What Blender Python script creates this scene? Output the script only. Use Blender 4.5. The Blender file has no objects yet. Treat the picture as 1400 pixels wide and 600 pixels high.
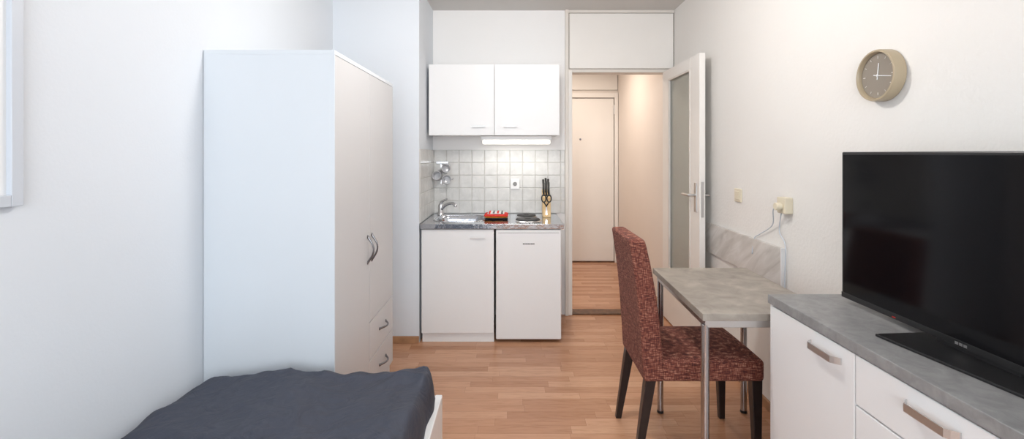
import bpy, bmesh, math, random
from mathutils import Vector, Matrix, noise
random.seed(3)
scn = bpy.context.scene
COL = scn.collection
CAMZ = 1.36

# ---------------------------------------------------------------- materials
def nt(name):
    m = bpy.data.materials.new(name); m.use_nodes = True
    t = m.node_tree; b = t.nodes['Principled BSDF']
    return m, t, b
def N(t, typ, **kw):
    n = t.nodes.new(typ)
    for k, v in kw.items():
        if k in n.inputs: n.inputs[k].default_value = v
        else: setattr(n, k, v)
    return n
def ramp(t, fac, stops):
    r = t.nodes.new('ShaderNodeValToRGB')
    el = r.color_ramp.elements
    while len(el) < len(stops): el.new(0.5)
    for e, (p, c) in zip(el, stops):
        e.position = p; e.color = (*c, 1)
    t.links.new(fac, r.inputs['Fac'])
    return r
def coords(t, scale=(1, 1, 1), rot=(0, 0, 0)):
    tc = t.nodes.new('ShaderNodeTexCoord')
    mp = t.nodes.new('ShaderNodeMapping')
    mp.inputs['Scale'].default_value = scale
    mp.inputs['Rotation'].default_value = rot
    t.links.new(tc.outputs['Object'], mp.inputs['Vector'])
    return mp.outputs['Vector']
def mk(name, col, rough=0.5, metal=0.0, bump=0.0, bscale=60, var=0.03, vscale=3, coat=0, bdist=0.01):
    m, t, b = nt(name)
    v = coords(t)
    n = N(t, 'ShaderNodeTexNoise', Scale=vscale, Detail=3.0)
    t.links.new(v, n.inputs['Vector'])
    c0 = tuple(max(0, c * (1 - var)) for c in col); c1 = tuple(min(1, c * (1 + var)) for c in col)
    r = ramp(t, n.outputs['Fac'], [(0.3, c0), (0.7, c1)])
    t.links.new(r.outputs['Color'], b.inputs['Base Color'])
    b.inputs['Roughness'].default_value = rough
    b.inputs['Metallic'].default_value = metal
    b.inputs['Coat Weight'].default_value = coat
    if bump > 0:
        n2 = N(t, 'ShaderNodeTexNoise', Scale=bscale, Detail=3.0)
        t.links.new(v, n2.inputs['Vector'])
        bp = N(t, 'ShaderNodeBump', Strength=bump, Distance=bdist)
        t.links.new(n2.outputs['Fac'], bp.inputs['Height'])
        t.links.new(bp.outputs['Normal'], b.inputs['Normal'])
    return m
def emit(name, col, st):
    m, t, b = nt(name)
    b.inputs['Base Color'].default_value = (*col, 1)
    b.inputs['Emission Color'].default_value = (*col, 1)
    b.inputs['Emission Strength'].default_value = st
    return m

M_wallL = mk('plaster_left_cool_cast', (0.765, 0.805, 0.855), 0.9, bump=0.2, bscale=90, var=0.005, bdist=0.002)  # white wall; the cool daylight cast is mixed into its colour
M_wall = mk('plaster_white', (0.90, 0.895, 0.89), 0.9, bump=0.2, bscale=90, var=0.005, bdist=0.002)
M_wallR = mk('plaster_right_warm_cast', (0.84, 0.82, 0.79), 0.9, bump=0.5, bscale=70, var=0.005, bdist=0.003)  # white wall; warm light from the lamps is tinted into the colour
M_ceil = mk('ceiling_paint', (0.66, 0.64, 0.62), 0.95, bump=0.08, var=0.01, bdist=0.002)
M_hall = mk('hall_paint', (0.82, 0.76, 0.71), 0.9, bump=0.08, var=0.01, bdist=0.002)
M_lacq = mk('white_lacquer', (0.86, 0.865, 0.87), 0.35, var=0.003)
M_wardside = mk('wardrobe_white_cool_cast', (0.76, 0.805, 0.85), 0.42, var=0.004)  # white side panels with the bluish daylight painted into the base colour
M_wardfront = mk('wardrobe_front_shaded', (0.61, 0.615, 0.63), 0.4, var=0.004)  # same white wardrobe, greyed to paint in the shade on its front
M_door = mk('door_paint', (0.86, 0.835, 0.80), 0.4, var=0.01)
M_trim = mk('casing_paint', (0.74, 0.70, 0.65), 0.45, var=0.01)
M_black = mk('black_plastic', (0.012, 0.012, 0.013), 0.35, var=0.02)
M_screen = mk('tv_glass', (0.003, 0.003, 0.004), 0.10, var=0.0)
M_screen.node_tree.nodes['Principled BSDF'].inputs['Specular IOR Level'].default_value = 0.25
M_chrome = mk('chrome', (0.66, 0.66, 0.68), 0.15, 1.0, var=0.01)
M_chromeleg = mk('satin_chrome', (0.45, 0.45, 0.47), 0.22, 1.0, var=0.01)
M_dchrome = mk('dark_chrome', (0.25, 0.25, 0.27), 0.22, 1.0, var=0.01)
M_alu = mk('brushed_aluminium', (0.62, 0.62, 0.62), 0.35, 1.0, var=0.03)
M_steel = mk('stainless_steel', (0.58, 0.61, 0.66), 0.13, 1.0, bump=0.35, bscale=9, var=0.05, vscale=12, bdist=0.012)
M_legdark = mk('dark_wenge', (0.016, 0.010, 0.010), 0.3, var=0.2, vscale=30)
M_cream = mk('cream_plastic', (0.76, 0.69, 0.54), 0.4, var=0.01)
M_whitepl = mk('white_plastic', (0.85, 0.855, 0.86), 0.35, var=0.005)
M_ceramic = mk('grey_white_ceramic', (0.62, 0.62, 0.64), 0.15, var=0.01)
M_iron = mk('cast_iron', (0.025, 0.025, 0.027), 0.5, bump=0.1, var=0.1)
M_blockwood = mk('knife_block_wood', (0.72, 0.50, 0.25), 0.5, var=0.15, vscale=25)
M_grout = mk('grout', (0.60, 0.59, 0.57), 0.9, var=0.05)
M_tan = mk('clock_rim_tan', (0.42, 0.34, 0.23), 0.35, var=0.02)
M_clockface = mk('clock_face', (0.26, 0.225, 0.185), 0.6, var=0.03)
M_matt = mk('mattress', (0.75, 0.75, 0.75), 0.9, var=0.02)
M_seal = mk('shadow_gap', (0.25, 0.25, 0.25), 0.8)
M_gapshade = mk('transom_gap_shade', (0.42, 0.39, 0.36), 0.8)  # dark tone paints the shadow gap around the transom panel
M_thresh = mk('threshold_wood', (0.13, 0.065, 0.035), 0.5, var=0.4, vscale=20)
M_frame = mk('frame_white', (0.62, 0.66, 0.72), 0.35, var=0.01)
M_print = mk('art_print', (0.55, 0.6, 0.65), 0.6, var=0.4, vscale=4)
M_red = mk('cloth_red', (0.62, 0.03, 0.02), 0.8, bump=0.3, var=0.15, vscale=60)
M_yel = mk('cloth_orange', (0.85, 0.35, 0.04), 0.8, var=0.1, vscale=60)

def wood_floor(name):
    m, t, b = nt(name)
    v = coords(t)
    RH, BW = 0.066, 0.46
    sp = N(t, 'ShaderNodeSeparateXYZ'); t.links.new(v, sp.inputs[0])
    dv = N(t, 'ShaderNodeMath', operation='DIVIDE'); t.links.new(sp.outputs[1], dv.inputs[0]); dv.inputs[1].default_value = RH
    fl = N(t, 'ShaderNodeMath', operation='FLOOR'); t.links.new(dv.outputs[0], fl.inputs[0])
    wn = N(t, 'ShaderNodeTexWhiteNoise', noise_dimensions='1D'); t.links.new(fl.outputs[0], wn.inputs['W'])
    ml = N(t, 'ShaderNodeMath', operation='MULTIPLY_ADD'); t.links.new(wn.outputs['Value'], ml.inputs[0]); ml.inputs[1].default_value = 3.7
    t.links.new(sp.outputs[0], ml.inputs[2])
    cb = N(t, 'ShaderNodeCombineXYZ'); t.links.new(ml.outputs[0], cb.inputs[0]); t.links.new(sp.outputs[1], cb.inputs[1])
    v2 = cb.outputs[0]
    br = N(t, 'ShaderNodeTexBrick')
    br.offset = 0.0; br.squash = 1.0
    br.inputs['Scale'].default_value = 1.0
    br.inputs['Brick Width'].default_value = BW
    br.inputs['Row Height'].default_value = RH
    br.inputs['Mortar Size'].default_value = 0.0006
    br.inputs['Mortar Smooth'].default_value = 0.2
    br.inputs['Color1'].default_value = (0, 0, 0, 1)
    br.inputs['Color2'].default_value = (1, 1, 1, 1)
    br.inputs['Mortar'].default_value = (0.25, 0.25, 0.25, 1)
    t.links.new(v2, br.inputs['Vector'])
    base = ramp(t, br.outputs['Color'], [(0.0, (0.445, 0.215, 0.115)), (0.35, (0.52, 0.268, 0.150)), (0.7, (0.57, 0.305, 0.178)), (1.0, (0.63, 0.36, 0.22))])
    add = N(t, 'ShaderNodeVectorMath', operation='ADD')
    sc = N(t, 'ShaderNodeVectorMath', operation='SCALE'); sc.inputs['Scale'].default_value = 7.0
    t.links.new(br.outputs['Color'], sc.inputs[0])
    t.links.new(v2, add.inputs[0]); t.links.new(sc.outputs[0], add.inputs[1])
    mp = N(t, 'ShaderNodeMapping'); mp.inputs['Scale'].default_value = (1.8, 15, 1)
    t.links.new(add.outputs[0], mp.inputs['Vector'])
    g = N(t, 'ShaderNodeTexNoise', Scale=2.6, Detail=6.0, Roughness=0.6, Distortion=1.6)
    t.links.new(mp.outputs[0], g.inputs['Vector'])
    gr = ramp(t, g.outputs['Fac'], [(0.28, (0.78, 0.71, 0.65)), (0.5, (0.96, 0.95, 0.94)), (0.75, (1.05, 1.05, 1.05))])
    mx = N(t, 'ShaderNodeMix', data_type='RGBA', blend_type='MULTIPLY')
    mx.inputs[0].default_value = 1.0
    t.links.new(base.outputs[0], mx.inputs[6]); t.links.new(gr.outputs[0], mx.inputs[7])
    mo = N(t, 'ShaderNodeMix', data_type='RGBA', blend_type='MIX')
    t.links.new(br.outputs['Fac'], mo.inputs[0]); t.links.new(mx.outputs[2], mo.inputs[6])
    mo.inputs[7].default_value = (0.30, 0.14, 0.075, 1)
    t.links.new(mo.outputs[2], b.inputs['Base Color'])
    b.inputs['Roughness'].default_value = 0.27
    return m
M_floor = wood_floor('laminate_beech')
M_base = mk('baseboard_beech', (0.42, 0.23, 0.12), 0.45, var=0.2, vscale=12)

def concrete(name, lo, hi, sc=7):
    m, t, b = nt(name)
    v = coords(t, (1, 1, 1))
    n = N(t, 'ShaderNodeTexNoise', Scale=sc, Detail=9.0, Roughness=0.62, Distortion=0.6)
    t.links.new(v, n.inputs['Vector'])
    r = ramp(t, n.outputs['Fac'], [(0.3, lo), (0.5, tuple((a + c) / 2 for a, c in zip(lo, hi))), (0.68, hi)])
    t.links.new(r.outputs[0], b.inputs['Base Color'])
    b.inputs['Roughness'].default_value = 0.42
    return m
M_conc = concrete('concrete_laminate', (0.24, 0.21, 0.18), (0.42, 0.38, 0.33), 10)
M_conc2 = concrete('concrete_laminate_grey', (0.21, 0.21, 0.21), (0.32, 0.32, 0.32), 22)
M_tile = concrete('glazed_tile', (0.57, 0.565, 0.55), (0.70, 0.695, 0.68), 14)
M_tile.node_tree.nodes['Principled BSDF'].inputs['Roughness'].default_value = 0.28

def marble():
    m, t, b = nt('marbled_board')
    v = coords(t, (1, 1, 1), (math.radians(35), 0, 0))
    w = N(t, 'ShaderNodeTexNoise', Scale=3.0, Detail=6.0, Distortion=1.2)
    mp = N(t, 'ShaderNodeMapping'); mp.inputs['Scale'].default_value = (1, 1, 5)
    t.links.new(v, mp.inputs['Vector']); t.links.new(mp.outputs[0], w.inputs['Vector'])
    r = ramp(t, w.outputs['Fac'], [(0.25, (0.46, 0.43, 0.40)), (0.5, (0.61, 0.585, 0.555)), (0.7, (0.72, 0.70, 0.68))])
    t.links.new(r.outputs[0], b.inputs['Base Color']); b.inputs['Roughness'].default_value = 0.4
    return m
M_marble = marble()

def tweed():
    m, t, b = nt('tweed_red')
    v = coords(t, (1, 1, 1))
    mp = N(t, 'ShaderNodeMapping'); mp.inputs['Scale'].default_value = (42, 42, 380)
    mp2 = N(t, 'ShaderNodeMapping'); mp2.inputs['Scale'].default_value = (330, 330, 42)
    t.links.new(v, mp.inputs['Vector']); t.links.new(v, mp2.inputs['Vector'])
    a = N(t, 'ShaderNodeTexNoise', Scale=1.0, Detail=2.0); c = N(t, 'ShaderNodeTexNoise', Scale=1.0, Detail=2.0)
    t.links.new(mp.outputs[0], a.inputs['Vector']); t.links.new(mp2.outputs[0], c.inputs['Vector'])
    mh = N(t, 'ShaderNodeMix', data_type='FLOAT'); mh.inputs[0].default_value = 0.42
    t.links.new(a.outputs['Fac'], mh.inputs[2]); t.links.new(c.outputs['Fac'], mh.inputs[3])
    r = ramp(t, mh.outputs[0], [(0.36, (0.045, 0.014, 0.013)), (0.46, (0.13, 0.035, 0.025)), (0.54, (0.22, 0.064, 0.042)), (0.64, (0.46, 0.24, 0.165))])
    t.links.new(r.outputs[0], b.inputs['Base Color']); b.inputs['Roughness'].default_value = 0.95
    bp = N(t, 'ShaderNodeBump', Strength=0.4, Distance=0.002)
    t.links.new(mh.outputs[0], bp.inputs['Height']); t.links.new(bp.outputs[0], b.inputs['Normal'])
    return m
M_tweed = tweed()
def duvetmat():
    m, t, b = nt('duvet_slate')
    b.inputs['Base Color'].default_value = (0.050, 0.056, 0.078, 1)
    b.inputs['Roughness'].default_value = 0.7
    b.inputs['Specular IOR Level'].default_value = 0.35
    v = coords(t)
    n = N(t, 'ShaderNodeTexNoise', Scale=8.0, Detail=5.0, Distortion=2.0)
    t.links.new(v, n.inputs['Vector'])
    bp = N(t, 'ShaderNodeBump', Strength=0.6, Distance=0.022)
    t.links.new(n.outputs['Fac'], bp.inputs['Height']); t.links.new(bp.outputs[0], b.inputs['Normal'])
    return m
M_duvet = duvetmat()
def glassmat():
    m, t, b = nt('frosted_glass')
    b.inputs['Base Color'].default_value = (0.72, 0.75, 0.70, 1)
    b.inputs['Roughness'].default_value = 0.3
    b.inputs['Transmission Weight'].default_value = 0.6
    v = coords(t)
    n = N(t, 'ShaderNodeTexVoronoi', Scale=90.0)
    t.links.new(v, n.inputs['Vector'])
    bp = N(t, 'ShaderNodeBump', Strength=0.4, Distance=0.004)
    t.links.new(n.outputs['Distance'], bp.inputs['Height']); t.links.new(bp.outputs[0], b.inputs['Normal'])
    return m
M_glass = glassmat()

# ---------------------------------------------------------------- helpers
def group(name, loc=(0, 0, 0)):
    e = bpy.data.objects.new(name, None); e.location = loc
    e.empty_display_size = 0.1
    COL.objects.link(e); return e
def link(name, me, mat, parent=None, smooth=False):
    o = bpy.data.objects.new(name, me); COL.objects.link(o)
    if mat is not None: me.materials.append(mat)
    if smooth:
        for p in me.polygons: p.use_smooth = True
    if parent is not None:
        o.parent = parent
        o.matrix_parent_inverse = Matrix.Translation(-Vector(parent.location))
    return o
def from_bm(name, bm, mat, parent=None, smooth=False):
    me = bpy.data.meshes.new(name); bmesh.ops.recalc_face_normals(bm, faces=bm.faces)
    bm.to_mesh(me); bm.free(); return link(name, me, mat, parent, smooth)
def bevelmod(o, w, seg=2):
    md = o.modifiers.new('bevel', 'BEVEL'); md.width = w; md.segments = seg; md.limit_method = 'ANGLE'
    md.harden_normals = False
    return o
def box(name, x0, x1, y0, y1, z0, z1, mat, parent=None, bev=0.0, seg=2):
    bm = bmesh.new()
    bmesh.ops.create_cube(bm, size=1)
    c = Vector(((x0 + x1) / 2, (y0 + y1) / 2, (z0 + z1) / 2))
    for v in bm.verts:
        v.co = Vector((v.co.x * (x1 - x0), v.co.y * (y1 - y0), v.co.z * (z1 - z0)))
    o = from_bm(name, bm, mat, parent)
    o.location = c
    if bev: bevelmod(o, bev, seg)
    return o
def wbox(*a, **k):
    """box with mesh in world coordinates (for textures in metres)"""
    o = box(*a, **k)
    c = o.location.copy()
    o.data.transform(Matrix.Translation(c)); o.location = (0, 0, 0)
    return o
AX = {'Z': Matrix.Identity(3), 'X': Matrix.Rotation(math.pi / 2, 3, 'Y'), '-X': Matrix.Rotation(-math.pi / 2, 3, 'Y'),
      'Y': Matrix.Rotation(-math.pi / 2, 3, 'X'), '-Y': Matrix.Rotation(math.pi / 2, 3, 'X')}
def lathe(name, prof, loc, mat, parent=None, axis='Z', seg=40, smooth=True, rot=None):
    bm = bmesh.new(); R = rot if rot is not None else AX[axis]; rings = []
    for r, z in prof:
        if r < 1e-6: rings.append([bm.verts.new(R @ Vector((0, 0, z)))])
        else: rings.append([bm.verts.new(R @ Vector((r * math.cos(2 * math.pi * i / seg), r * math.sin(2 * math.pi * i / seg), z))) for i in range(seg)])
    for a, b in zip(rings[:-1], rings[1:]):
        for i in range(seg):
            j = (i + 1) % seg
            if len(a) == 1 and len(b) == 1: continue
            if len(a) == 1: bm.faces.new((a[0], b[i], b[j]))
            elif len(b) == 1: bm.faces.new((a[i], a[j], b[0]))
            else: bm.faces.new((a[i], a[j], b[j], b[i]))
    o = from_bm(name, bm, mat, parent, smooth); o.location = loc
    if smooth:
        md = o.modifiers.new('es', 'EDGE_SPLIT'); md.split_angle = math.radians(40)
    return o
def cyl(name, r, h, loc, mat, parent=None, axis='Z', seg=32, bev=0.002, rot=None):
    bev = min(bev, r * 0.4, h * 0.4)
    return lathe(name, [(0, 0), (r - bev, 0), (r, bev), (r, h - bev), (r - bev, h), (0, h)], loc, mat, parent, axis, seg, rot=rot)
def tube(name, pts, r, mat, parent=None, seg=12):
    pts = [Vector(p) for p in pts]; bm = bmesh.new(); rings = []; up = Vector((0.123, 0.31, 0.94)).normalized()
    rr = r if isinstance(r, (list, tuple)) else [r] * len(pts)
    for i, p in enumerate(pts):
        tg = (pts[min(i + 1, len(pts) - 1)] - pts[max(i - 1, 0)]).normalized()
        if abs(tg.dot(up)) > 0.98: up = Vector((1, 0, 0))
        a = (up - tg * up.dot(tg)).normalized(); b = tg.cross(a); up = a
        rings.append([bm.verts.new(p + (a * math.cos(2 * math.pi * k / seg) + b * math.sin(2 * math.pi * k / seg)) * rr[i]) for k in range(seg)])
    for A, B in zip(rings[:-1], rings[1:]):
        for k in range(seg):
            j = (k + 1) % seg; bm.faces.new((A[k], A[j], B[j], B[k]))
    bm.faces.new(rings[0][::-1]); bm.faces.new(rings[-1])
    return from_bm(name, bm, mat, parent, True)
def arc(p0, p1, bulge, n=14):
    p0 = Vector(p0); p1 = Vector(p1); bulge = Vector(bulge)
    return [p0.lerp(p1, i / n) + bulge * math.sin(math.pi * i / n) for i in range(n + 1)]
def smoothpts(pts, n=6):
    pts = [Vector(p) for p in pts]; out = []
    P = [pts[0]] + pts + [pts[-1]]
    for i in range(1, len(P) - 2):
        for k in range(n):
            t = k / n; a, b, c, d = P[i - 1:i + 3]
            out.append(0.5 * ((2 * b) + (c - a) * t + (2 * a - 5 * b + 4 * c - d) * t * t + (-a + 3 * b - 3 * c + d) * t ** 3))
    out.append(pts[-1]); return out
def loft4(name, secs, mat, parent=None, bev=0.0, seg=3, smooth=True):
    bm = bmesh.new(); rings = [[bm.verts.new(Vector(p)) for p in s] for s in secs]
    n = len(secs[0])
    for A, B in zip(rings[:-1], rings[1:]):
        for k in range(n):
            j = (k + 1) % n; bm.faces.new((A[k], A[j], B[j], B[k]))
    bm.faces.new(rings[0][::-1]); bm.faces.new(rings[-1])
    o = from_bm(name, bm, mat, parent, smooth)
    if bev: bevelmod(o, bev, seg)
    if smooth:
        md = o.modifiers.new('wn', 'WEIGHTED_NORMAL')
    return o

# ---------------------------------------------------------------- room shell
XL, XR, YB, YF, H = -1.29, 1.367, 4.02, -1.6, 2.57
wbox('floor', XL - 0.1, XR + 0.1, YF - 0.1, 4.0, -0.1, 0, M_floor)
wbox('floor_hall', -0.7, XR + 0.1, 4.0, 6.1, -0.1, 0, M_floor)
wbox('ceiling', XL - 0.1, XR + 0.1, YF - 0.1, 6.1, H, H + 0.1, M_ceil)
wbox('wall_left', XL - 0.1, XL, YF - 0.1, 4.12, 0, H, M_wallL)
wbox('wall_right', XR, XR + 0.1, YF - 0.1, 4.12, 0, H, M_wallR)
wbox('wall_back', XL, 0.475, YB, 4.12, 0, H, M_wall)
wbox('wall_back_lintel', 0.475, XR, YB + 0.03, 4.12, 2.06, H, M_wall)
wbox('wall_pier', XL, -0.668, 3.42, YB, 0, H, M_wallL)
wbox('wall_hall_right', 1.33, 1.467, 4.12, 6.1, 0, H, M_hall)
wbox('wall_hall_left', -0.7, -0.6, 4.12, 6.1, 0, H, M_hall)
wbox('wall_hall_back', -0.6, 1.33, 5.99, 6.1, 0, H, M_hall)
wf = group('wall_front', (0, YF, 0))
box('below_window', XL, XR, YF - 0.1, YF, 0, 0.75, M_wall, wf)
box('above_window', XL, XR, YF - 0.1, YF, 2.35, H, M_wall, wf)
box('side_a', XL, -1.05, YF - 0.1, YF, 0.75, 2.35, M_wall, wf)
box('side_b', 1.1, XR, YF - 0.1, YF, 0.75, 2.35, M_wall, wf)
w = group('window_1', (0, YF, 1.5))
for nm, a in {'rail_bottom': (-1.05, 1.1, 0.75, 0.82), 'rail_top': (-1.05, 1.1, 2.28, 2.35), 'stile_a': (-1.05, -0.98, 0.82, 2.28),
              'stile_b': (1.03, 1.1, 0.82, 2.28), 'mullion': (-0.02, 0.07, 0.82, 2.28)}.items():
    box(nm, a[0], a[1], YF - 0.08, YF - 0.02, a[2], a[3], M_lacq, w, 0.004)
wbox('baseboard_pier', XL, -0.668, 3.405, 3.42, 0, 0.05, M_base, bev=0.003)
wbox('baseboard_right', XR - 0.015, XR, YF, 3.98, 0, 0.05, M_base, bev=0.003)
wbox('baseboard_left', XL, XL + 0.015, 2.97, 3.405, 0, 0.05, M_base, bev=0.003)
wbox('baseboard_hall', 1.315, 1.33, 4.13, 5.93, 0, 0.05, M_base, bev=0.003)

tr = group('trim_1', (0.9, YB, 0))
box('casing_side', 0.447, 0.475, 3.985, YB, 0, H, M_trim, tr, 0.003)
box('jamb_left', 0.475, 0.507, 4.0, 4.13, 0, 2.06, M_door, tr, 0.004)
box('jamb_right', 1.312, 1.366, 4.0, 4.13, 0, 2.06, M_door, tr, 0.004)
box('head_rail', 0.475, 1.366, 4.005, 4.13, 2.045, 2.07, M_trim, tr, 0.003)
box('transom_frame_top', 0.475, 1.366, 4.0, 4.05, 2.545, H, M_trim, tr, 0.003)
box('transom_panel', 0.482, 1.358, 3.998, 4.03, 2.076, 2.54, M_door, tr, 0.006, 3)
box('transom_backing', 0.475, 1.366, 4.012, 4.05, 2.06, 2.56, M_gapshade, tr)
th = group('trim_2', (0.9, 4.07, 0))
box('threshold_board', 0.507, 1.312, 4.01, 4.13, 0, 0.012, M_thresh, th, 0.004)

d = group('door_1', (1.305, 3.99, 0))
X0, X1 = 1.262, 1.302
box('stile_hinge', X0, X1, 3.83, 3.985, 0.01, 2.04, M_door, d, 0.003)
box('stile_lock', X0, X1, 3.2, 3.37, 0.01, 2.04, M_door, d, 0.003)
box('rail_top', X0, X1, 3.37, 3.83, 1.95, 2.04, M_door, d)
box('rail_bottom', X0, X1, 3.37, 3.83, 0.01, 0.44, M_door, d)
box('glass_pane', X0 + 0.016, X1 - 0.016, 3.37, 3.83, 0.44, 1.95, M_glass, d)
for i, (a, b_, c, e) in enumerate([(3.365, 3.38, 0.43, 1.96), (3.82, 3.835, 0.43, 1.96), (3.38, 3.82, 0.43, 0.445), (3.38, 3.82, 1.945, 1.96)]):
    box('bead_%d' % (i + 1), X0 - 0.006, X0 + 0.01, a, b_, c, e, M_trim, d, 0.002)
for sgn, xf in ((-1, X0), (1, X1)):
    n = 'in' if sgn < 0 else 'out'
    box('handle_plate_' + n, min(xf, xf + sgn * 0.006), max(xf, xf + sgn * 0.006), 3.245, 3.285, 0.96, 1.16, M_alu, d, 0.003)
    tube('lever_' + n, smoothpts([(xf, 3.265, 1.075), (xf + sgn * 0.042, 3.265, 1.075), (xf + sgn * 0.05, 3.28, 1.075), (xf + sgn * 0.05, 3.385, 1.075)]), 0.009, M_alu, d)
box('lock_face', X0 + 0.01, X1 - 0.01, 3.1985, 3.2, 0.93, 1.17, M_alu, d)
for k, z in enumerate((0.25, 1.75)):
    cyl('hinge_%d' % (k + 1), 0.008, 0.09, (1.305, 3.99, z), M_alu, d)

d2 = group('door_2', (0.85, 5.97, 0))
box('leaf', 0.42, 1.275, 5.955, 5.985, 0.015, 2.05, M_door, d2, 0.004)
box('casing_right', 1.283, 1.325, 5.93, 5.99, 0, 2.12, M_door, d2, 0.004)
box('casing_left', 0.37, 0.412, 5.93, 5.99, 0, 2.12, M_door, d2, 0.004)
box('casing_top', 0.412, 1.283, 5.93, 5.99, 2.06, 2.12, M_door, d2, 0.004)
box('overpanel', 0.37, 1.325, 5.96, 5.99, 2.16, 2.5, M_door, d2, 0.004)
box('door_stop', 0.41, 1.29, 5.945, 5.99, 0.0, 0.014, M_thresh, d2)
cyl('peephole', 0.012, 0.012, (0.855, 5.945, 1.54), M_dchrome, d2, 'Y')
for k, z in enumerate((0.3, 1.85)):
    cyl('hinge_%d' % (k + 1), 0.01, 0.12, (1.279, 5.945, z), M_alu, d2)
tube('lever', [(0.49, 5.955, 1.05), (0.49, 5.90, 1.05), (0.61, 5.90, 1.05)], 0.009, M_alu, d2)

# ---------------------------------------------------------------- kitchen
kx0, kx1, ky = -0.658, 0.368, 3.42
k = group('kitchenette_base_cabinet', (-0.4, 3.7, 0))
box('carcass', kx0 + 0.02, -0.135, ky + 0.022, YB - 0.03, 0.07, 0.69, M_lacq, k)
box('cabinet_side', kx0 + 0.003, kx0 + 0.02, ky + 0.022, YB - 0.03, 0.06, 0.818, M_lacq, k)
box('top_rail', kx0 + 0.02, -0.135, ky + 0.03, ky + 0.05, 0.77, 0.818, M_lacq, k)
box('door_panel', kx0 + 0.006, -0.13, ky, ky + 0.018, 0.068, 0.815, M_lacq, k, 0.003)
box('plinth', kx0 + 0.01, -0.13, ky + 0.02, ky + 0.035, 0.0, 0.065, M_lacq, k)
box('pull', -0.30, -0.19, ky - 0.018, ky - 0.011, 0.755, 0.765, M_whitepl, k, 0.002)
for xx in (-0.29, -0.2):
    cyl('pull_post', 0.004, 0.012, (xx, ky - 0.012, 0.76), M_whitepl, k, 'Y')

f = group('mini_fridge', (0.12, 3.7, 0))
box('body', -0.118, kx1 - 0.012, ky + 0.05, YB - 0.06, 0.03, 0.816, M_lacq, f, 0.004)
box('door', -0.116, kx1 - 0.014, ky - 0.005, ky + 0.045, 0.025, 0.815, M_whitepl, f, 0.008, 3)
box('door_gasket', -0.11, kx1 - 0.02, ky + 0.043, ky + 0.052, 0.03, 0.81, M_seal, f)
box('grip_recess', -0.10, kx1 - 0.03, ky - 0.0065, ky - 0.004, 0.790, 0.792, M_seal, f)
for i in range(9):
    box('badge_letter_%d' % (i + 1), 0.078 + i * 0.0095, 0.085 + i * 0.0095, ky - 0.0062, ky - 0.004, 0.708, 0.716, M_black, f)
for i, xx in enumerate((-0.09, 0.32)):
    cyl('foot_%d' % (i + 1), 0.018, 0.03, (xx, ky + 0.09, 0), M_black, f)
    cyl('foot_%d' % (i + 3), 0.018, 0.03, (xx, YB - 0.12, 0), M_black, f)

ct = group('sink_worktop', (-0.15, 3.7, 0.84))
def rrect(cx, cy, hx, hy, r, z, n=6):
    out = []
    for q, (sx, sy) in enumerate(((1, 1), (-1, 1), (-1, -1), (1, -1))):
        for i in range(n + 1):
            a = math.pi / 2 * (q + i / n)
            out.append(Vector((cx + sx * (hx - r) + r * math.cos(a), cy + sy * (hy - r) + r * math.sin(a), z)))
    return out
bx, by, hx, hy = -0.40, 3.70, 0.19, 0.17
bm = bmesh.new()
zt = 0.856
hole = [bm.verts.new(p) for p in rrect(bx, by, hx, hy, 0.09, zt)]
n = len(hole)
outer = []
ox0, ox1, oy0, oy1 = kx0 + 0.0, kx1 + 0.004, ky - 0.012, YB - 0.015
for h_ in hole:
    dx, dy = h_.co.x - bx, h_.co.y - by
    t_ = 1e9
    if dx > 1e-6: t_ = min(t_, 0.25 / dx)
    if dx < -1e-6: t_ = min(t_, (ox0 - bx) / dx)
    if dy > 1e-6: t_ = min(t_, (oy1 - by) / dy)
    if dy < -1e-6: t_ = min(t_, (oy0 - by) / dy)
    outer.append(bm.verts.new((bx + dx * t_, by + dy * t_, zt)))
for i in range(n):
    j = (i + 1) % n
    bm.faces.new((hole[i], hole[j], outer[j], outer[i]))
from_bm('sink_deck', bm, M_steel, ct)
box('hob_deck', bx + 0.25, ox1, oy0, oy1, zt - 0.03, zt, M_steel, ct)
box('front_lip', ox0, ox1, oy0 - 0.004, oy0 + 0.002, zt - 0.036, zt, M_steel, ct, 0.002)
box('side_lip_a', ox0, ox0 + 0.002, oy0, oy1, zt - 0.03, zt, M_steel, ct)
box('deck_front_strip', ox0, bx + 0.25, oy0, by - hy - 0.005, zt - 0.004, zt - 0.0008, M_steel, ct)
box('deck_back_strip', ox0, bx + 0.25, by + hy + 0.005, oy1, zt - 0.004, zt - 0.0008, M_steel, ct)
bm = bmesh.new(); rings = []
for (g, z) in ((0, 0.0), (0.006, -0.006), (0.012, -0.03), (0.02, -0.11), (0.04, -0.135), (0.10, -0.14)):
    rings.append([bm.verts.new(p) for p in rrect(bx, by, hx - g, hy - g, max(0.09 - g, 0.03), zt + z)])
for A, B in zip(rings[:-1], rings[1:]):
    for i in range(n):
        j = (i + 1) % n; bm.faces.new((A[i], A[j], B[j], B[i]))
bm.faces.new(rings[-1])
from_bm('basin', bm, M_steel, ct, True)
rim = rrect(bx, by, hx + 0.004, hy + 0.004, 0.09, zt + 0.001)
tube('basin_rim', rim + [rim[0]], 0.004, M_chrome, ct, 8)
for i, (px_, py_, r_) in enumerate(((0.12, 3.585, 0.092), (0.115, 3.815, 0.076))):
    lathe('hotplate_%d' % (i + 1), [(0, 0.010), (r_ * 0.25, 0.010), (r_ * 0.28, 0.014), (r_ * 0.92, 0.016), (r_, 0.012), (r_, 0.004)], (px_, py_, zt), M_iron, ct)
    lathe('hotplate_ring_%d' % (i + 1), [(r_, 0.007), (r_ + 0.006, 0.006), (r_ + 0.012, 0.0)], (px_, py_, zt), M_chrome, ct)

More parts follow.
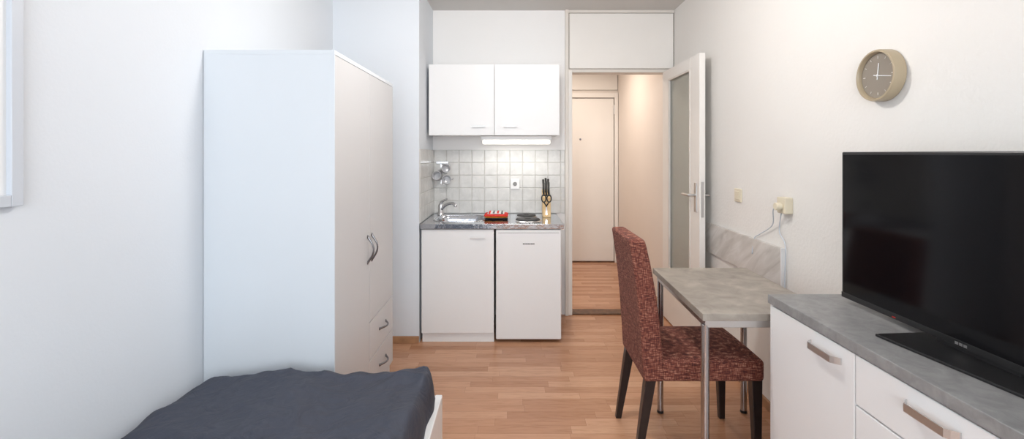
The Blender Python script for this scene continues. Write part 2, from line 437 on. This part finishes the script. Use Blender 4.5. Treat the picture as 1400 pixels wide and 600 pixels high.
zs = zt + 0.0005
fa = group('kitchen_faucet', (-0.585, 3.90, zt))
lathe('body', [(0, 0), (0.026, 0), (0.026, 0.008), (0.021, 0.014), (0.021, 0.075), (0.017, 0.09), (0, 0.094)], (-0.585, 3.91, zs), M_chrome, fa)
tube('spout', smoothpts([(-0.575, 3.90, zt + 0.05), (-0.54, 3.87, zt + 0.085), (-0.49, 3.82, zt + 0.105), (-0.455, 3.785, zt + 0.098), (-0.452, 3.782, zt + 0.08)]), 0.012, M_chrome, fa)
tube('lever', smoothpts([(-0.585, 3.91, zt + 0.085), (-0.575, 3.90, zt + 0.11), (-0.53, 3.86, zt + 0.135)]), [0.014] * 6 + [0.011, 0.01, 0.009, 0.009, 0.008, 0.008, 0.008], M_chrome, fa)

def tiles(name, axis, bs):
    bm = bmesh.new(); T = 0.107; g = 0.004
    cols = range(12) if axis == 'X' else range(6)
    for c in cols:
        for r in range(5):
            a0 = (-0.658 + c * T) if axis == 'X' else (YB - 0.001 - (c + 1) * T)
            a1 = a0 + T - g
            if axis == 'X': a1 = min(a1, 0.445)
            else: a0 = max(a0, 3.425)
            z1 = 1.39 - r * T; z0 = max(z1 - T + g, 0.86)
            if a1 - a0 < 0.02: continue
            res = bmesh.ops.create_cube(bm, size=1)
            jit = random.uniform(-.0004, .0004)
            for v in res['verts']:
                u = (v.co.x + 0.5) * (a1 - a0) + a0; zz = (v.co.z + 0.5) * (z1 - z0) + z0
                dd = v.co.y * 0.009
                v.co = Vector((u, YB - 0.0075 + dd + jit, zz)) if axis == 'X' else Vector((-0.668 + 0.0055 - dd * 0.9 + jit, u, zz))
    o = from_bm(name, bm, M_tile, bs); bevelmod(o, 0.003, 2); return o
bs = group('tile_backsplash', (0, YB, 1.1))
tiles('tiles_back', 'X', bs)
box('grout_back', -0.659, 0.446, YB - 0.008, YB - 0.0005, 0.858, 1.392, M_grout, bs)
bs2 = group('tile_backsplash.001', (-0.668, 3.7, 1.1))
tiles('tiles_side', 'Y', bs2)
box('grout_side', -0.6675, -0.662, 3.422, YB - 0.0005, 0.858, 1.392, M_grout, bs2)

uc = group('wall_cabinet', (-0.14, 3.85, 1.78))
ux0, ux1, uy = -0.648, 0.37, 3.69
box('carcass', ux0, ux1, uy + 0.02, YB - 0.001, 1.505, 2.05, M_lacq, uc, 0.002)
box('door_left', ux0 + 0.001, -0.1385, uy, uy + 0.018, 1.502, 2.053, M_lacq, uc, 0.003)
box('door_right', -0.1355, ux1 - 0.001, uy, uy + 0.018, 1.502, 2.053, M_lacq, uc, 0.003)
for i, (a, b_) in enumerate(((-0.31, -0.205), (-0.065, 0.04))):
    box('pull_bar_%d' % (i + 1), a, b_, uy - 0.022, uy - 0.015, 1.565, 1.574, M_alu, uc, 0.002)
    for xx in (a + 0.01, b_ - 0.01):
        cyl('pull_post_%d' % (i + 1), 0.004, 0.018, (xx, uy - 0.017, 1.5695), M_alu, uc, 'Y')
ul = group('under_cabinet_lamp', (0.03, 3.85, 1.45))
box('lamp_housing', -0.25, 0.32, 3.79, 3.86, 1.468, 1.504, M_whitepl, ul, 0.006)
M_tube = emit('lamp_diffuser_lit', (1.0, 0.97, 0.90), 1.8)
box('diffuser', -0.235, 0.305, 3.785, 3.855, 1.436, 1.47, M_tube, ul, 0.01, 3)

def socket(name, loc, normal, mat, w_=0.08, h_=0.08, dep=0.012, hole=True):
    g = group(name, loc)
    x, y, z = loc
    if normal == '-Y':
        box('plate', x - w_ / 2, x + w_ / 2, y - dep, y, z - h_ / 2, z + h_ / 2, mat, g, 0.004, 3)
        if hole:
            lathe('socket_ring', [(0.017, 0.0), (0.019, 0.002), (0.021, 0.0), (0.021, -0.002)], (x, y - dep, z), mat, g, '-Y')
            cyl('socket_cup', 0.017, 0.001, (x, y - dep, z), M_seal, g, '-Y')
    else:
        box('plate', x - dep, x, y - w_ / 2, y + w_ / 2, z - h_ / 2, z + h_ / 2, mat, g, 0.004, 3)
    return g
socket('wall_socket', (0.025, YB - 0.0125, 1.105), '-Y', M_whitepl, 0.075, 0.085)

kb = group('knife_block', (0.28, 3.82, zt))
kxa, kxb = 0.245, 0.308
loft4('block', [[(kxa, 3.76, zs), (kxb, 3.76, zs), (kxb, 3.87, zs), (kxa, 3.87, zs)],
                [(kxa, 3.80, zt + 0.15), (kxb, 3.80, zt + 0.15), (kxb, 3.93, zt + 0.21), (kxa, 3.93, zt + 0.21)]], M_blockwood, kb, 0.004, 2, False)
for i in range(3):
    for j in range(2):
        xx = kxa + 0.011 + i * 0.0205; yy = 3.83 + j * 0.05; zz = zt + 0.162 + j * 0.024; dz = (0.0, 0.012, 0.004)[i]
        tube('knife_handle_%d_%d' % (i, j), [(xx, yy, zz), (xx, yy + 0.012, zz + 0.05), (xx, yy + 0.03, zz + 0.105 + dz)], [0.0085, 0.007, 0.0085], M_black, kb, 8)
        tube('knife_bolster_%d_%d' % (i, j), [(xx, yy - 0.002, zz - 0.01), (xx, yy + 0.001, zz + 0.003)], 0.007, M_chrome, kb, 8)
for sx in (-1, 1):
    c = Vector((0.272 + sx * 0.021, 3.755, zt + 0.150))
    tube('scissor_loop_%s' % ('a' if sx < 0 else 'b'), [c + Vector((0.017 * math.cos(a), 0.006 * math.sin(a), 0.028 * math.sin(a))) for a in [2 * math.pi * q / 18 for q in range(19)]], 0.005, M_black, kb, 8)
    tube('scissor_arm_%s' % ('a' if sx < 0 else 'b'), [c + Vector((0, 0, -0.028)), Vector((0.272 - sx * 0.003, 3.757, zt + 0.085))], 0.005, M_black, kb, 8)
box('scissor_blade', 0.266, 0.278, 3.755, 3.759, zt + 0.02, zt + 0.09, M_chrome, kb)

tw = group('folded_dish_towels', (-0.14, 3.72, zt))
def towel(nm, x0, x1, y0, y1, z, mat, th=0.012):
    bm = bmesh.new(); nx, ny = 14, 10
    def P(i, j, up):
        x = x0 + (x1 - x0) * i / nx; y = y0 + (y1 - y0) * j / ny
        e = min(i, nx - i, j, ny - j); hgt = th * (1 if e > 0 else 0.55)
        wv = 0.002 * noise.noise(Vector((x * 30, y * 30, z * 40)))
        return (x, y + 0.003 * math.sin(x * 60), z + wv + (hgt if up else (0 if e > 0 else th * 0.3)))
    g = [[[bm.verts.new(P(i, j, u)) for j in range(ny + 1)] for i in range(nx + 1)] for u in (0, 1)]
    for i in range(nx):
        for j in range(ny):
            for u in (0, 1):
                q = [g[u][i][j], g[u][i + 1][j], g[u][i + 1][j + 1], g[u][i][j + 1]]; bm.faces.new(q if u else q[::-1])
    for i in range(nx):
        for j in (0, ny): bm.faces.new((g[0][i][j], g[0][i + 1][j], g[1][i + 1][j], g[1][i][j]))
    for j in range(ny):
        for i in (0, nx): bm.faces.new((g[0][i][j], g[0][i][j + 1], g[1][i][j + 1], g[1][i][j]))
    return from_bm(nm, bm, mat, tw, True)
towel('towel_black', -0.205, -0.03, 3.62, 3.80, zt + 0.003, M_black, 0.012)
towel('towel_orange', -0.21, -0.035, 3.63, 3.80, zt + 0.014, M_yel, 0.008)
towel('towel_red', -0.215, -0.03, 3.625, 3.80, zt + 0.022, M_red, 0.016)
towel('towel_white', -0.19, -0.06, 3.66, 3.81, zt + 0.036, M_matt, 0.012)
for i in range(4):
    box('towel_check_%d' % i, -0.18 + i * 0.032, -0.166 + i * 0.032, 3.662, 3.805, zt + 0.040, zt + 0.0495, M_black if i % 2 else M_red, tw, 0.002)

mr = group('mug_rack', (-0.60, 3.95, 1.2))
yr = YB - 0.0145
box('rack_plate', -0.640, -0.535, yr - 0.007, yr, 1.275, 1.295, M_chrome, mr, 0.002)
box('rack_spine', -0.602, -0.588, yr - 0.007, yr, 1.10, 1.275, M_chrome, mr, 0.002)
for q, (xx, zz) in enumerate(((-0.55, 1.262), (-0.635, 1.19), (-0.555, 1.145))):
    tube('rack_hook_%d' % q, smoothpts([(-0.595, yr - 0.004, zz + 0.01), (xx, 3.97, zz + 0.008), (xx, 3.90, zz), (xx, 3.885, zz + 0.012)]), 0.0035, M_chrome, mr, 8)
def mug(nm, loc, hang, face=0.0):
    R = Matrix.Rotation(face, 3, 'Z') @ Matrix.Rotation(math.pi / 2 - 0.25, 3, 'X')
    lathe(nm, [(0, 0), (0.026, 0), (0.034, 0.01), (0.037, 0.066), (0.0345, 0.066), (0.031, 0.012), (0, 0.006)], loc, M_ceramic, mr, rot=R, seg=28)
    h = Vector((math.cos(hang), math.sin(hang), 0))
    pts = [Vector(loc) + R @ (h * (0.033 + 0.022 * math.sin(a)) + Vector((0, 0, 0.034 + 0.022 * math.cos(a)))) for a in [math.pi * q / 12 for q in range(13)]]
    tube(nm + '_handle', pts, 0.0045, M_ceramic, mr, 8)
mug('mug_top', (-0.562, 3.955, 1.225), 0.6, 0.35)
mug('mug_mid', (-0.612, 3.95, 1.165), 1.4, -0.1)
mug('mug_low', (-0.545, 3.945, 1.135), 0.2, 0.2)

# ---------------------------------------------------------------- wardrobe
wd = group('wardrobe', (-1.0, 2.47, 0))
wx0, wx1, wy0, wy1, wh = -1.288, -0.741, 1.985, 2.955, 1.793
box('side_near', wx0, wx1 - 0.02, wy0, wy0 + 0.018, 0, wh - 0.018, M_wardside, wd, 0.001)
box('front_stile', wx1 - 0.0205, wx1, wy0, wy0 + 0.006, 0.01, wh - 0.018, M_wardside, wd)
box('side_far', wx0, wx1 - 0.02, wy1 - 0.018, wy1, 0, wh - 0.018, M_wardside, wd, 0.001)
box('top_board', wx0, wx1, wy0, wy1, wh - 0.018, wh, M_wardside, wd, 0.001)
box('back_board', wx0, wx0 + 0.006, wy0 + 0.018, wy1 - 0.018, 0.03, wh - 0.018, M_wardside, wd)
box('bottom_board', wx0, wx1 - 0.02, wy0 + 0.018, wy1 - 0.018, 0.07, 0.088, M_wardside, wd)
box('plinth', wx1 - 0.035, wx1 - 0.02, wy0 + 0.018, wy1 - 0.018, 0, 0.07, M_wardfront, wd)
ym = 2.472
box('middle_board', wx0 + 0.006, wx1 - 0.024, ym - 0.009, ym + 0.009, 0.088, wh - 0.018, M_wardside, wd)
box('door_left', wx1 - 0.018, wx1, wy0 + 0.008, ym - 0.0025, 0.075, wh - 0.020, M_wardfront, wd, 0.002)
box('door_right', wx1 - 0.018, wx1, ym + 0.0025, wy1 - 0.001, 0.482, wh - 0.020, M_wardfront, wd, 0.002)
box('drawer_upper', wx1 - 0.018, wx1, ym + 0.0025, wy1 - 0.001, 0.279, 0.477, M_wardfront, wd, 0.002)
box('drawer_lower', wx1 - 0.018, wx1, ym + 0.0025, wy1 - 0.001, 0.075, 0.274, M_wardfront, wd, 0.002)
def bow(nm, p0, p1, out):
    pts = arc(p0, p1, out, 16)
    rr = [0.0065 - 0.002 * math.sin(math.pi * i / 16) for i in range(17)]
    tube(nm, pts, rr, M_dchrome, wd, 10)
    for q, p in enumerate((p0, p1)):
        cyl(nm + '_foot_%d' % q, 0.009, 0.005, p, M_dchrome, wd, 'X')
bow('handle_left', (wx1, ym - 0.035, 0.80), (wx1, ym - 0.035, 0.935), (0.032, 0, 0))
bow('handle_right', (wx1, ym + 0.035, 0.80), (wx1, ym + 0.035, 0.935), (0.032, 0, 0))
for i, z in enumerate((0.383, 0.18)):
    bow('handle_drawer_%d' % (i + 1), (wx1, 2.655, z), (wx1, 2.785, z), (0.03, 0, 0))

# ---------------------------------------------------------------- bed
bd = group('bed', (-0.8, 1.0, 0))
box('side_rail', -0.315, -0.286, -0.05, 1.955, 0.12, 0.37, M_lacq, bd, 0.004)
box('side_rail_wall', -1.285, -1.26, -0.05, 1.955, 0.12, 0.33, M_lacq, bd, 0.004)
box('foot_board', -1.26, -0.315, 1.928, 1.955, 0.12, 0.37, M_lacq, bd, 0.004)
box('head_board', -1.285, -0.286, -0.08, -0.05, 0.0, 0.80, M_lacq, bd, 0.004)
box('slat_base', -1.25, -0.318, -0.04, 1.925, 0.17, 0.20, M_blockwood, bd)
for i, (xx, yy) in enumerate(((-0.335, 1.90), (-1.25, 1.90), (-0.335, 0.0), (-1.25, 0.0))):
    box('leg_%d' % (i + 1), xx, xx + 0.045, yy, yy + 0.045, 0, 0.2, M_lacq, bd, 0.004)
box('mattress', -1.25, -0.32, -0.04, 1.89, 0.20, 0.37, M_matt, bd, 0.03, 4)
bm = bmesh.new(); nx, ny = 220, 300
ax0, ax1, ay0, ay1 = -1.286, -0.306, 0.02, 1.925
def duv(u, v):
    x = ax0 + (ax1 - ax0) * u; y = ay0 + (ay1 - ay0) * v
    def e(dd, R):
        tt = min(max(dd / R, 0), 1); return math.sqrt(max(0, 1 - (1 - tt) ** 2.2))
    ed = e(x - ax0, 0.14) * e(ax1 - x, 0.035) * e(ay1 - y, 0.09 - 0.04 * u) * e(y - ay0, 0.1)
    top = 0.458 + 0.050 * u + 0.02 * math.sin(math.pi * u) + 0.018 * max(0, 1 - math.hypot((x - ax1) / 0.2, (y - ay1) / 0.25))
    p = Vector((x, y, 0))
    q = p + 0.14 * Vector((noise.noise(p * 2.5), noise.noise(p * 2.5 + Vector((9, 2, 1))), 0))
    wr = 0
    for (a, fx, fy, am, off) in ((0.5, 3, 0.9, 0.026, 1), (-0.6, 4.5, 1.0, 0.022, 7), (1.2, 6, 1.3, 0.016, 13), (0.1, 11, 2.2, 0.008, 21), (-1.1, 14, 3.0, 0.005, 31)):
        c, s = math.cos(a), math.sin(a)
        r = Vector(((q.x * c + q.y * s) * fx, (-q.x * s + q.y * c) * fy, off))
        mask = 0.25 + 0.8 * max(0, noise.noise(p * 1.9 + Vector((off, 0, 0))) + 0.35)
        wr += am * mask * (1 - min(1, abs(noise.noise(r)) * 2.8)) ** 2
    wr += 0.022 * noise.noise(p * 3.0 + Vector((3, 3, 3))) - 0.011
    edge = max(0, 1 - (ay1 - y) / 0.22) + max(0, 1 - (ax1 - x) / 0.14)
    wr += 0.012 * min(1, edge) * noise.noise(Vector((x * 16, y * 9, 4)))
    z = 0.372 + (top - 0.372 + wr) * ed
    hx = 0.008 * noise.noise(Vector((y * 9, 1, 5))); hy = 0.020 * noise.noise(Vector((x * 6, 8, 5))) - 0.008
    return Vector((min(max(x + hx * u, ax0), -0.298), y + hy * v, z))
g = [[bm.verts.new(duv(i / nx, j / ny)) for j in range(ny + 1)] for i in range(nx + 1)]
for i in range(nx):
    for j in range(ny): bm.faces.new((g[i][j], g[i + 1][j], g[i + 1][j + 1], g[i][j + 1]))
from_bm('duvet', bm, M_duvet, bd, True)

# ---------------------------------------------------------------- wall picture (left)
pf = group('picture_frame', (XL, 0.95, 1.6))
fx = XL + 0.022; y0, y1, z0, z1 = 0.62, 1.235, 1.225, 2.06
box('frame_right', XL + 0.001, fx, y1 - 0.03, y1, z0, z1, M_frame, pf, 0.002)
box('frame_left', XL + 0.001, fx, y0, y0 + 0.03, z0, z1, M_frame, pf, 0.002)
box('frame_bottom', XL + 0.001, fx, y0 + 0.03, y1 - 0.03, z0, z0 + 0.03, M_frame, pf, 0.002)
box('frame_top', XL + 0.001, fx, y0 + 0.03, y1 - 0.03, z1 - 0.03, z1, M_frame, pf, 0.002)
box('mat_board', XL + 0.001, XL + 0.008, y0 + 0.03, y1 - 0.03, z0 + 0.03, z1 - 0.03, M_whitepl, pf)
box('art_print', XL + 0.007, XL + 0.009, y0 + 0.1, y1 - 0.1, z0 + 0.12, z1 - 0.12, M_print, pf)

# ---------------------------------------------------------------- table
tb = group('dining_table', (1.0, 2.17, 0))
def slab(nm, c, z0, z1, mat, par, bev):
    return loft4(nm, [[(*p, z0) for p in c], [(*p, z1) for p in c]], mat, par, bev, 2, False)
slab('table_top', [(0.727, 1.81), (1.235, 1.81), (1.25, 2.54), (0.752, 2.54)], 0.722, 0.75, M_conc, tb, 0.002)
slab('apron', [(0.742, 1.825), (1.215, 1.825), (1.23, 2.52), (0.767, 2.52)], 0.692, 0.722, M_alu, tb, 0.002)
for i, (xx, yy) in enumerate(((0.747, 1.84), (1.212, 1.84), (0.780, 2.50), (1.218, 2.50))):
    cyl('leg_%d' % (i + 1), 0.0155, 0.69, (xx, yy, 0.012), M_chromeleg, tb)
    cyl('foot_%d' % (i + 1), 0.017, 0.014, (xx, yy, 0), M_black, tb)

# ---------------------------------------------------------------- chair
ch = group('dining_chair', (0.82, 2.27, 0))
ya, yb = 2.065, 2.475
secs = []
for z, xb, thk, ins in ((0.365, 0.574, 0.092, 0.0), (0.48, 0.568, 0.092, 0.0), (0.62, 0.558, 0.088, 0.001), (0.76, 0.545, 0.083, 0.004), (0.88, 0.529, 0.078, 0.009), (0.955, 0.517, 0.074, 0.014), (0.985, 0.511, 0.072, 0.018)):
    secs.append([(xb, ya + ins, z), (xb + thk, ya + ins, z), (xb + thk, yb - ins, z), (xb, yb - ins, z)])
loft4('backrest', secs, M_tweed, ch, 0.016, 4)
bm = bmesh.new(); nx, ny = 24, 20; sx0, sx1 = 0.652, 1.098
def seat(i, j):
    u, v = i / nx, j / ny
    x = sx0 + (sx1 - sx0) * u; y = ya - 0.004 + (yb - ya + 0.008) * v
    dome = 0.022 * (1 - abs(2 * v - 1) ** 3) * (1 - max(0, 2 * u - 1) ** 4)
    return x, y, 0.462 + dome
top = [[bm.verts.new(seat(i, j)) for j in range(ny + 1)] for i in range(nx + 1)]
bot = [[bm.verts.new((seat(i, j)[0], seat(i, j)[1], 0.368)) for j in range(ny + 1)] for i in range(nx + 1)]
for i in range(nx):
    for j in range(ny):
        bm.faces.new((top[i][j], top[i + 1][j], top[i + 1][j + 1], top[i][j + 1]))
        bm.faces.new((bot[i][j], bot[i][j + 1], bot[i + 1][j + 1], bot[i + 1][j]))
for i in range(nx):
    for j in (0, ny): bm.faces.new((bot[i][j], bot[i + 1][j], top[i + 1][j], top[i][j]))
for j in range(ny):
    for i in (0, nx): bm.faces.new((bot[i][j], bot[i][j + 1], top[i][j + 1], top[i][j]))
so = from_bm('seat_cushion', bm, M_tweed, ch, True); bm = None
md = so.modifiers.new('b', 'BEVEL'); md.width = 0.017; md.segments = 4; md.limit_method = 'ANGLE'; md.angle_limit = math.radians(50)
so.modifiers.new('wn', 'WEIGHTED_NORMAL')
def leg(nm, xt, yt, xb, yb_, wt=0.046, wb=0.028):
    s = []
    for t_, z in ((0, 0.0), (0.5, 0.19), (1, 0.38)):
        x = xb + (xt - xb) * t_; y = yb_ + (yt - yb_) * t_; h_ = (wb + (wt - wb) * t_) / 2
        s.append([(x - h_, y - h_, z), (x + h_, y - h_, z), (x + h_, y + h_, z), (x - h_, y + h_, z)])
    loft4(nm, s, M_legdark, ch, 0.003, 2, False)
leg('leg_rear_near', 0.608, 2.095, 0.548, 2.085); leg('leg_rear_far', 0.608, 2.447, 0.548, 2.455)
leg('leg_front_near', 1.07, 2.095, 1.078, 2.092); leg('leg_front_far', 1.07, 2.447, 1.078, 2.45)

# ---------------------------------------------------------------- board on wall
wb_ = group('wall_splash_board', (XR, 2.83, 0.79))
wbox('board', XR - 0.02, XR - 0.0005, 2.385, 3.30, 0.685, 0.885, M_marble, wb_, 0.001)
box('edge_strip', XR - 0.021, XR - 0.0005, 2.376, 2.385, 0.68, 0.887, M_whitepl, wb_, 0.001)

sw = socket('light_switch', (XR, 2.86, 1.11), '-X', M_cream, 0.08, 0.08)
box('rocker', XR - 0.016, XR - 0.011, 2.835, 2.885, 1.085, 1.135, M_cream, sw, 0.002)
s2 = group('socket_box', (XR, 2.35, 1.107))
box('housing', XR - 0.04, XR, 2.31, 2.385, 1.065, 1.145, M_cream, s2, 0.005, 3)
cyl('plug', 0.019, 0.03, (XR - 0.04, 2.345, 1.10), M_cream, s2, '-X')
tube('cable_a', smoothpts([(XR - 0.065, 2.345, 1.10), (XR - 0.06, 2.38, 1.075), (XR - 0.02, 2.46, 0.99), (XR - 0.012, 2.60, 0.92), (XR - 0.012, 2.66, 0.885), (XR - 0.024, 2.66, 0.80)]), 0.003, M_frame, s2, 8)
tube('cable_b', smoothpts([(XR - 0.03, 2.36, 1.066), (XR - 0.012, 2.40, 1.03), (XR - 0.008, 2.415, 0.96), (XR - 0.01, 2.36, 0.90), (XR - 0.01, 2.365, 0.72), (XR - 0.01, 2.35, 0.5)]), 0.003, M_frame, s2, 8)

# ---------------------------------------------------------------- sideboard
sb = group('sideboard', (1.16, 1.07, 0))
qx, qy1, qy0, qz = 0.964, 1.78, 0.36, 0.834
box('top_board', qx - 0.006, XR - 0.004, qy0, qy1 + 0.002, qz - 0.032, qz, M_conc2, sb, 0.002)
box('carcass', qx + 0.022, XR - 0.018, qy0 + 0.004, qy1 - 0.004, 0.03, qz - 0.032, M_lacq, sb)
box('end_panel', qx + 0.002, XR - 0.018, qy1 - 0.018, qy1 - 0.001, 0.0, qz - 0.032, M_lacq, sb, 0.002)
box('end_panel_near', qx + 0.002, XR - 0.018, qy0, qy0 + 0.018, 0.0, qz - 0.032, M_lacq, sb, 0.002)
box('plinth', qx + 0.03, qx + 0.045, qy0 + 0.018, qy1 - 0.018, 0.0, 0.06, M_lacq, sb)
def pull(nm, yc, z, L=0.14):
    secs = []
    for i in range(17):
        t_ = i / 16; y = yc - L / 2 + L * t_
        o_ = 0.004 + 0.020 * min(1, math.sin(math.pi * t_) / 0.35)
        secs.append([(qx - o_ - 0.004, y, z - 0.011), (qx - o_, y, z - 0.011), (qx - o_, y, z + 0.009), (qx - o_ - 0.004, y, z + 0.009)])
    loft4(nm, secs, M_alu, sb, 0.0, 1, False)
box('door_far', qx, qx + 0.018, 1.339, 1.760, 0.065, 0.796, M_lacq, sb, 0.002)
box('drawer_top', qx, qx + 0.018, 0.803, 1.334, 0.658, 0.796, M_lacq, sb, 0.002)
box('drawer_mid', qx, qx + 0.018, 0.803, 1.334, 0.365, 0.653, M_lacq, sb, 0.002)
box('drawer_low', qx, qx + 0.018, 0.803, 1.334, 0.065, 0.360, M_lacq, sb, 0.002)
box('door_near', qx, qx + 0.018, 0.38, 0.798, 0.065, 0.796, M_lacq, sb, 0.002)
pull('pull_door', 1.455, 0.755); pull('pull_drawer_1', 1.085, 0.755); pull('pull_drawer_2', 1.085, 0.60); pull('pull_drawer_3', 1.085, 0.30); pull('pull_door_near', 0.70, 0.755)

# ---------------------------------------------------------------- TV
tv = group('television', (1.17, 1.24, qz))
box('panel', 1.172, 1.195, 0.79, 1.69, 0.852, 1.366, M_black, tv, 0.004)
box('screen', 1.1705, 1.174, 0.80, 1.68, 0.872, 1.356, M_screen, tv)
box('rear_housing', 1.19, 1.235, 0.95, 1.53, 0.88, 1.20, M_black, tv, 0.012, 3)
box('lower_bezel', 1.1695, 1.175, 0.792, 1.688, 0.854, 0.872, M_black, tv, 0.001)
for i in range(3):
    box('badge_%d' % (i + 1), 1.1685, 1.17, 1.222 + i * 0.012, 1.231 + i * 0.012, 0.859, 0.866, M_alu, tv)
c = [(1.046, 1.37), (1.105, 0.955), (1.275, 0.98), (1.235, 1.385)]
slab('stand_base', c, qz + 0.0003, qz + 0.008, M_black, tv, 0.002)
box('stand_neck', 1.175, 1.205, 1.10, 1.32, qz + 0.006, 0.90, M_black, tv, 0.004)
box('status_led', 1.1685, 1.17, 1.45, 1.462, 0.858, 0.861, M_red, tv)

# ---------------------------------------------------------------- clock
ck = group('wall_clock', (XR, 1.735, 1.645))
cc = Vector((XR, 1.735, 1.645)); R = 0.094
lathe('case', [(0, 0), (R - 0.006, 0), (R, 0.004), (R, 0.040), (R - 0.002, 0.045), (R - 0.008, 0.046), (R - 0.011, 0.042), (R - 0.012, 0.030), (0, 0.030)], cc, M_tan, ck, '-X', 64)
cyl('dial', R - 0.0125, 0.001, cc + Vector((-0.030, 0, 0)), M_clockface, ck, '-X', 64, 0.0003)
xf = XR - 0.0325
def hand(nm, ang, L, w_, tail=0.015, x=xf, mat=M_whitepl):
    d_ = Vector((0, -math.sin(ang), math.cos(ang))); p_ = Vector((0, -math.cos(ang), -math.sin(ang)))
    o_ = Vector((x, cc.y, cc.z)); a = o_ - d_ * tail; b2 = o_ + d_ * L
    th = Vector((-0.001, 0, 0))
    loft4(nm, [[a - p_ * w_ / 2, a + p_ * w_ / 2, a + p_ * w_ / 2 + th, a - p_ * w_ / 2 + th],
               [b2 - p_ * w_ / 3, b2 + p_ * w_ / 3, b2 + p_ * w_ / 3 + th, b2 - p_ * w_ / 3 + th]], mat, ck, 0, 1, False)
for h_ in range(12):
    a = h_ * math.pi / 6; big = h_ % 3 == 0
    hand('tick_%d' % h_, a, 0.072, 0.002 if not big else 0.003, -0.064 if not big else -0.062, XR - 0.0312, M_trim)
hand('hour_hand', math.radians(6), 0.045, 0.005)
hand('minute_hand', math.radians(100), 0.065, 0.0035, 0.018, xf - 0.0015)
cyl('hand_pin', 0.005, 0.004, (xf, cc.y, cc.z), M_whitepl, ck, '-X')

# ---------------------------------------------------------------- lamps
LY = 2.1
cl = group('added_fill_lamp', (0.1, LY, H))  # unseen fixture, added to carry the general fill light
lathe('canopy', [(0, -0.03), (0.05, -0.028), (0.055, 0)], (0.1, LY, H), M_whitepl, cl)
cyl('cord', 0.003, 0.09, (0.1, LY, H - 0.12), M_whitepl, cl)
lathe('reflector_shade', [(0.02, -0.12), (0.05, -0.125), (0.13, -0.16), (0.15, -0.18)], (0.1, LY, H), M_whitepl, cl)
hl = group('hall_ceiling_lamp', (0.6, 5.0, H))
lathe('lamp_dome', [(0, -0.08), (0.08, -0.073), (0.12, -0.05), (0.14, -0.01), (0.14, 0)], (0.6, 5.0, H), emit('opal_glass_warm', (1, 0.85, 0.7), 2), hl)

def area(name, loc, rot, sx, sy, power, col):
    l = bpy.data.lights.new(name, 'AREA'); l.shape = 'RECTANGLE'; l.size = sx; l.size_y = sy
    l.energy = power; l.color = col
    o = bpy.data.objects.new(name, l); o.location = loc; o.rotation_euler = rot; COL.objects.link(o); return o
def point(name, loc, r, power, col):
    l = bpy.data.lights.new(name, 'POINT'); l.shadow_soft_size = r; l.energy = power; l.color = col
    o = bpy.data.objects.new(name, l); o.location = loc; COL.objects.link(o); return o
area('window_daylight', (0.03, YF - 0.15, 1.55), (math.radians(90), 0, 0), 2.1, 1.55, 84, (0.88, 0.945, 1.0))
point('added_fill_bulb', (0.1, LY, H - 0.26), 0.10, 39, (1.0, 0.96, 0.915))  # added warm fill for the room, out of view
area('hall_lamp_light', (0.6, 5.0, H - 0.10), (0, 0, 0), 0.25, 0.25, 17, (1.0, 0.86, 0.73))
area('under_cabinet_light', (0.035, 3.82, 1.43), (0, 0, 0), 0.54, 0.06, 1.2, (1.0, 0.96, 0.88))

wrld = bpy.data.worlds.new('sky'); scn.world = wrld; wrld.use_nodes = True
bg = wrld.node_tree.nodes['Background']
sky = wrld.node_tree.nodes.new('ShaderNodeTexSky'); sky.sky_type = 'HOSEK_WILKIE'; sky.turbidity = 5
wrld.node_tree.links.new(sky.outputs[0], bg.inputs[0]); bg.inputs[1].default_value = 0.6

# ---------------------------------------------------------------- camera
cam = bpy.data.cameras.new('camera'); co = bpy.data.objects.new('camera', cam); COL.objects.link(co)
co.location = (0, 0, CAMZ); co.rotation_euler = (math.radians(90), 0, 0)
cam.sensor_width = 36; cam.lens = 650 / 1400 * 36; cam.shift_y = -90 / 1400
cam.clip_start = 0.05
scn.camera = co
scn.view_settings.view_transform = 'Standard'
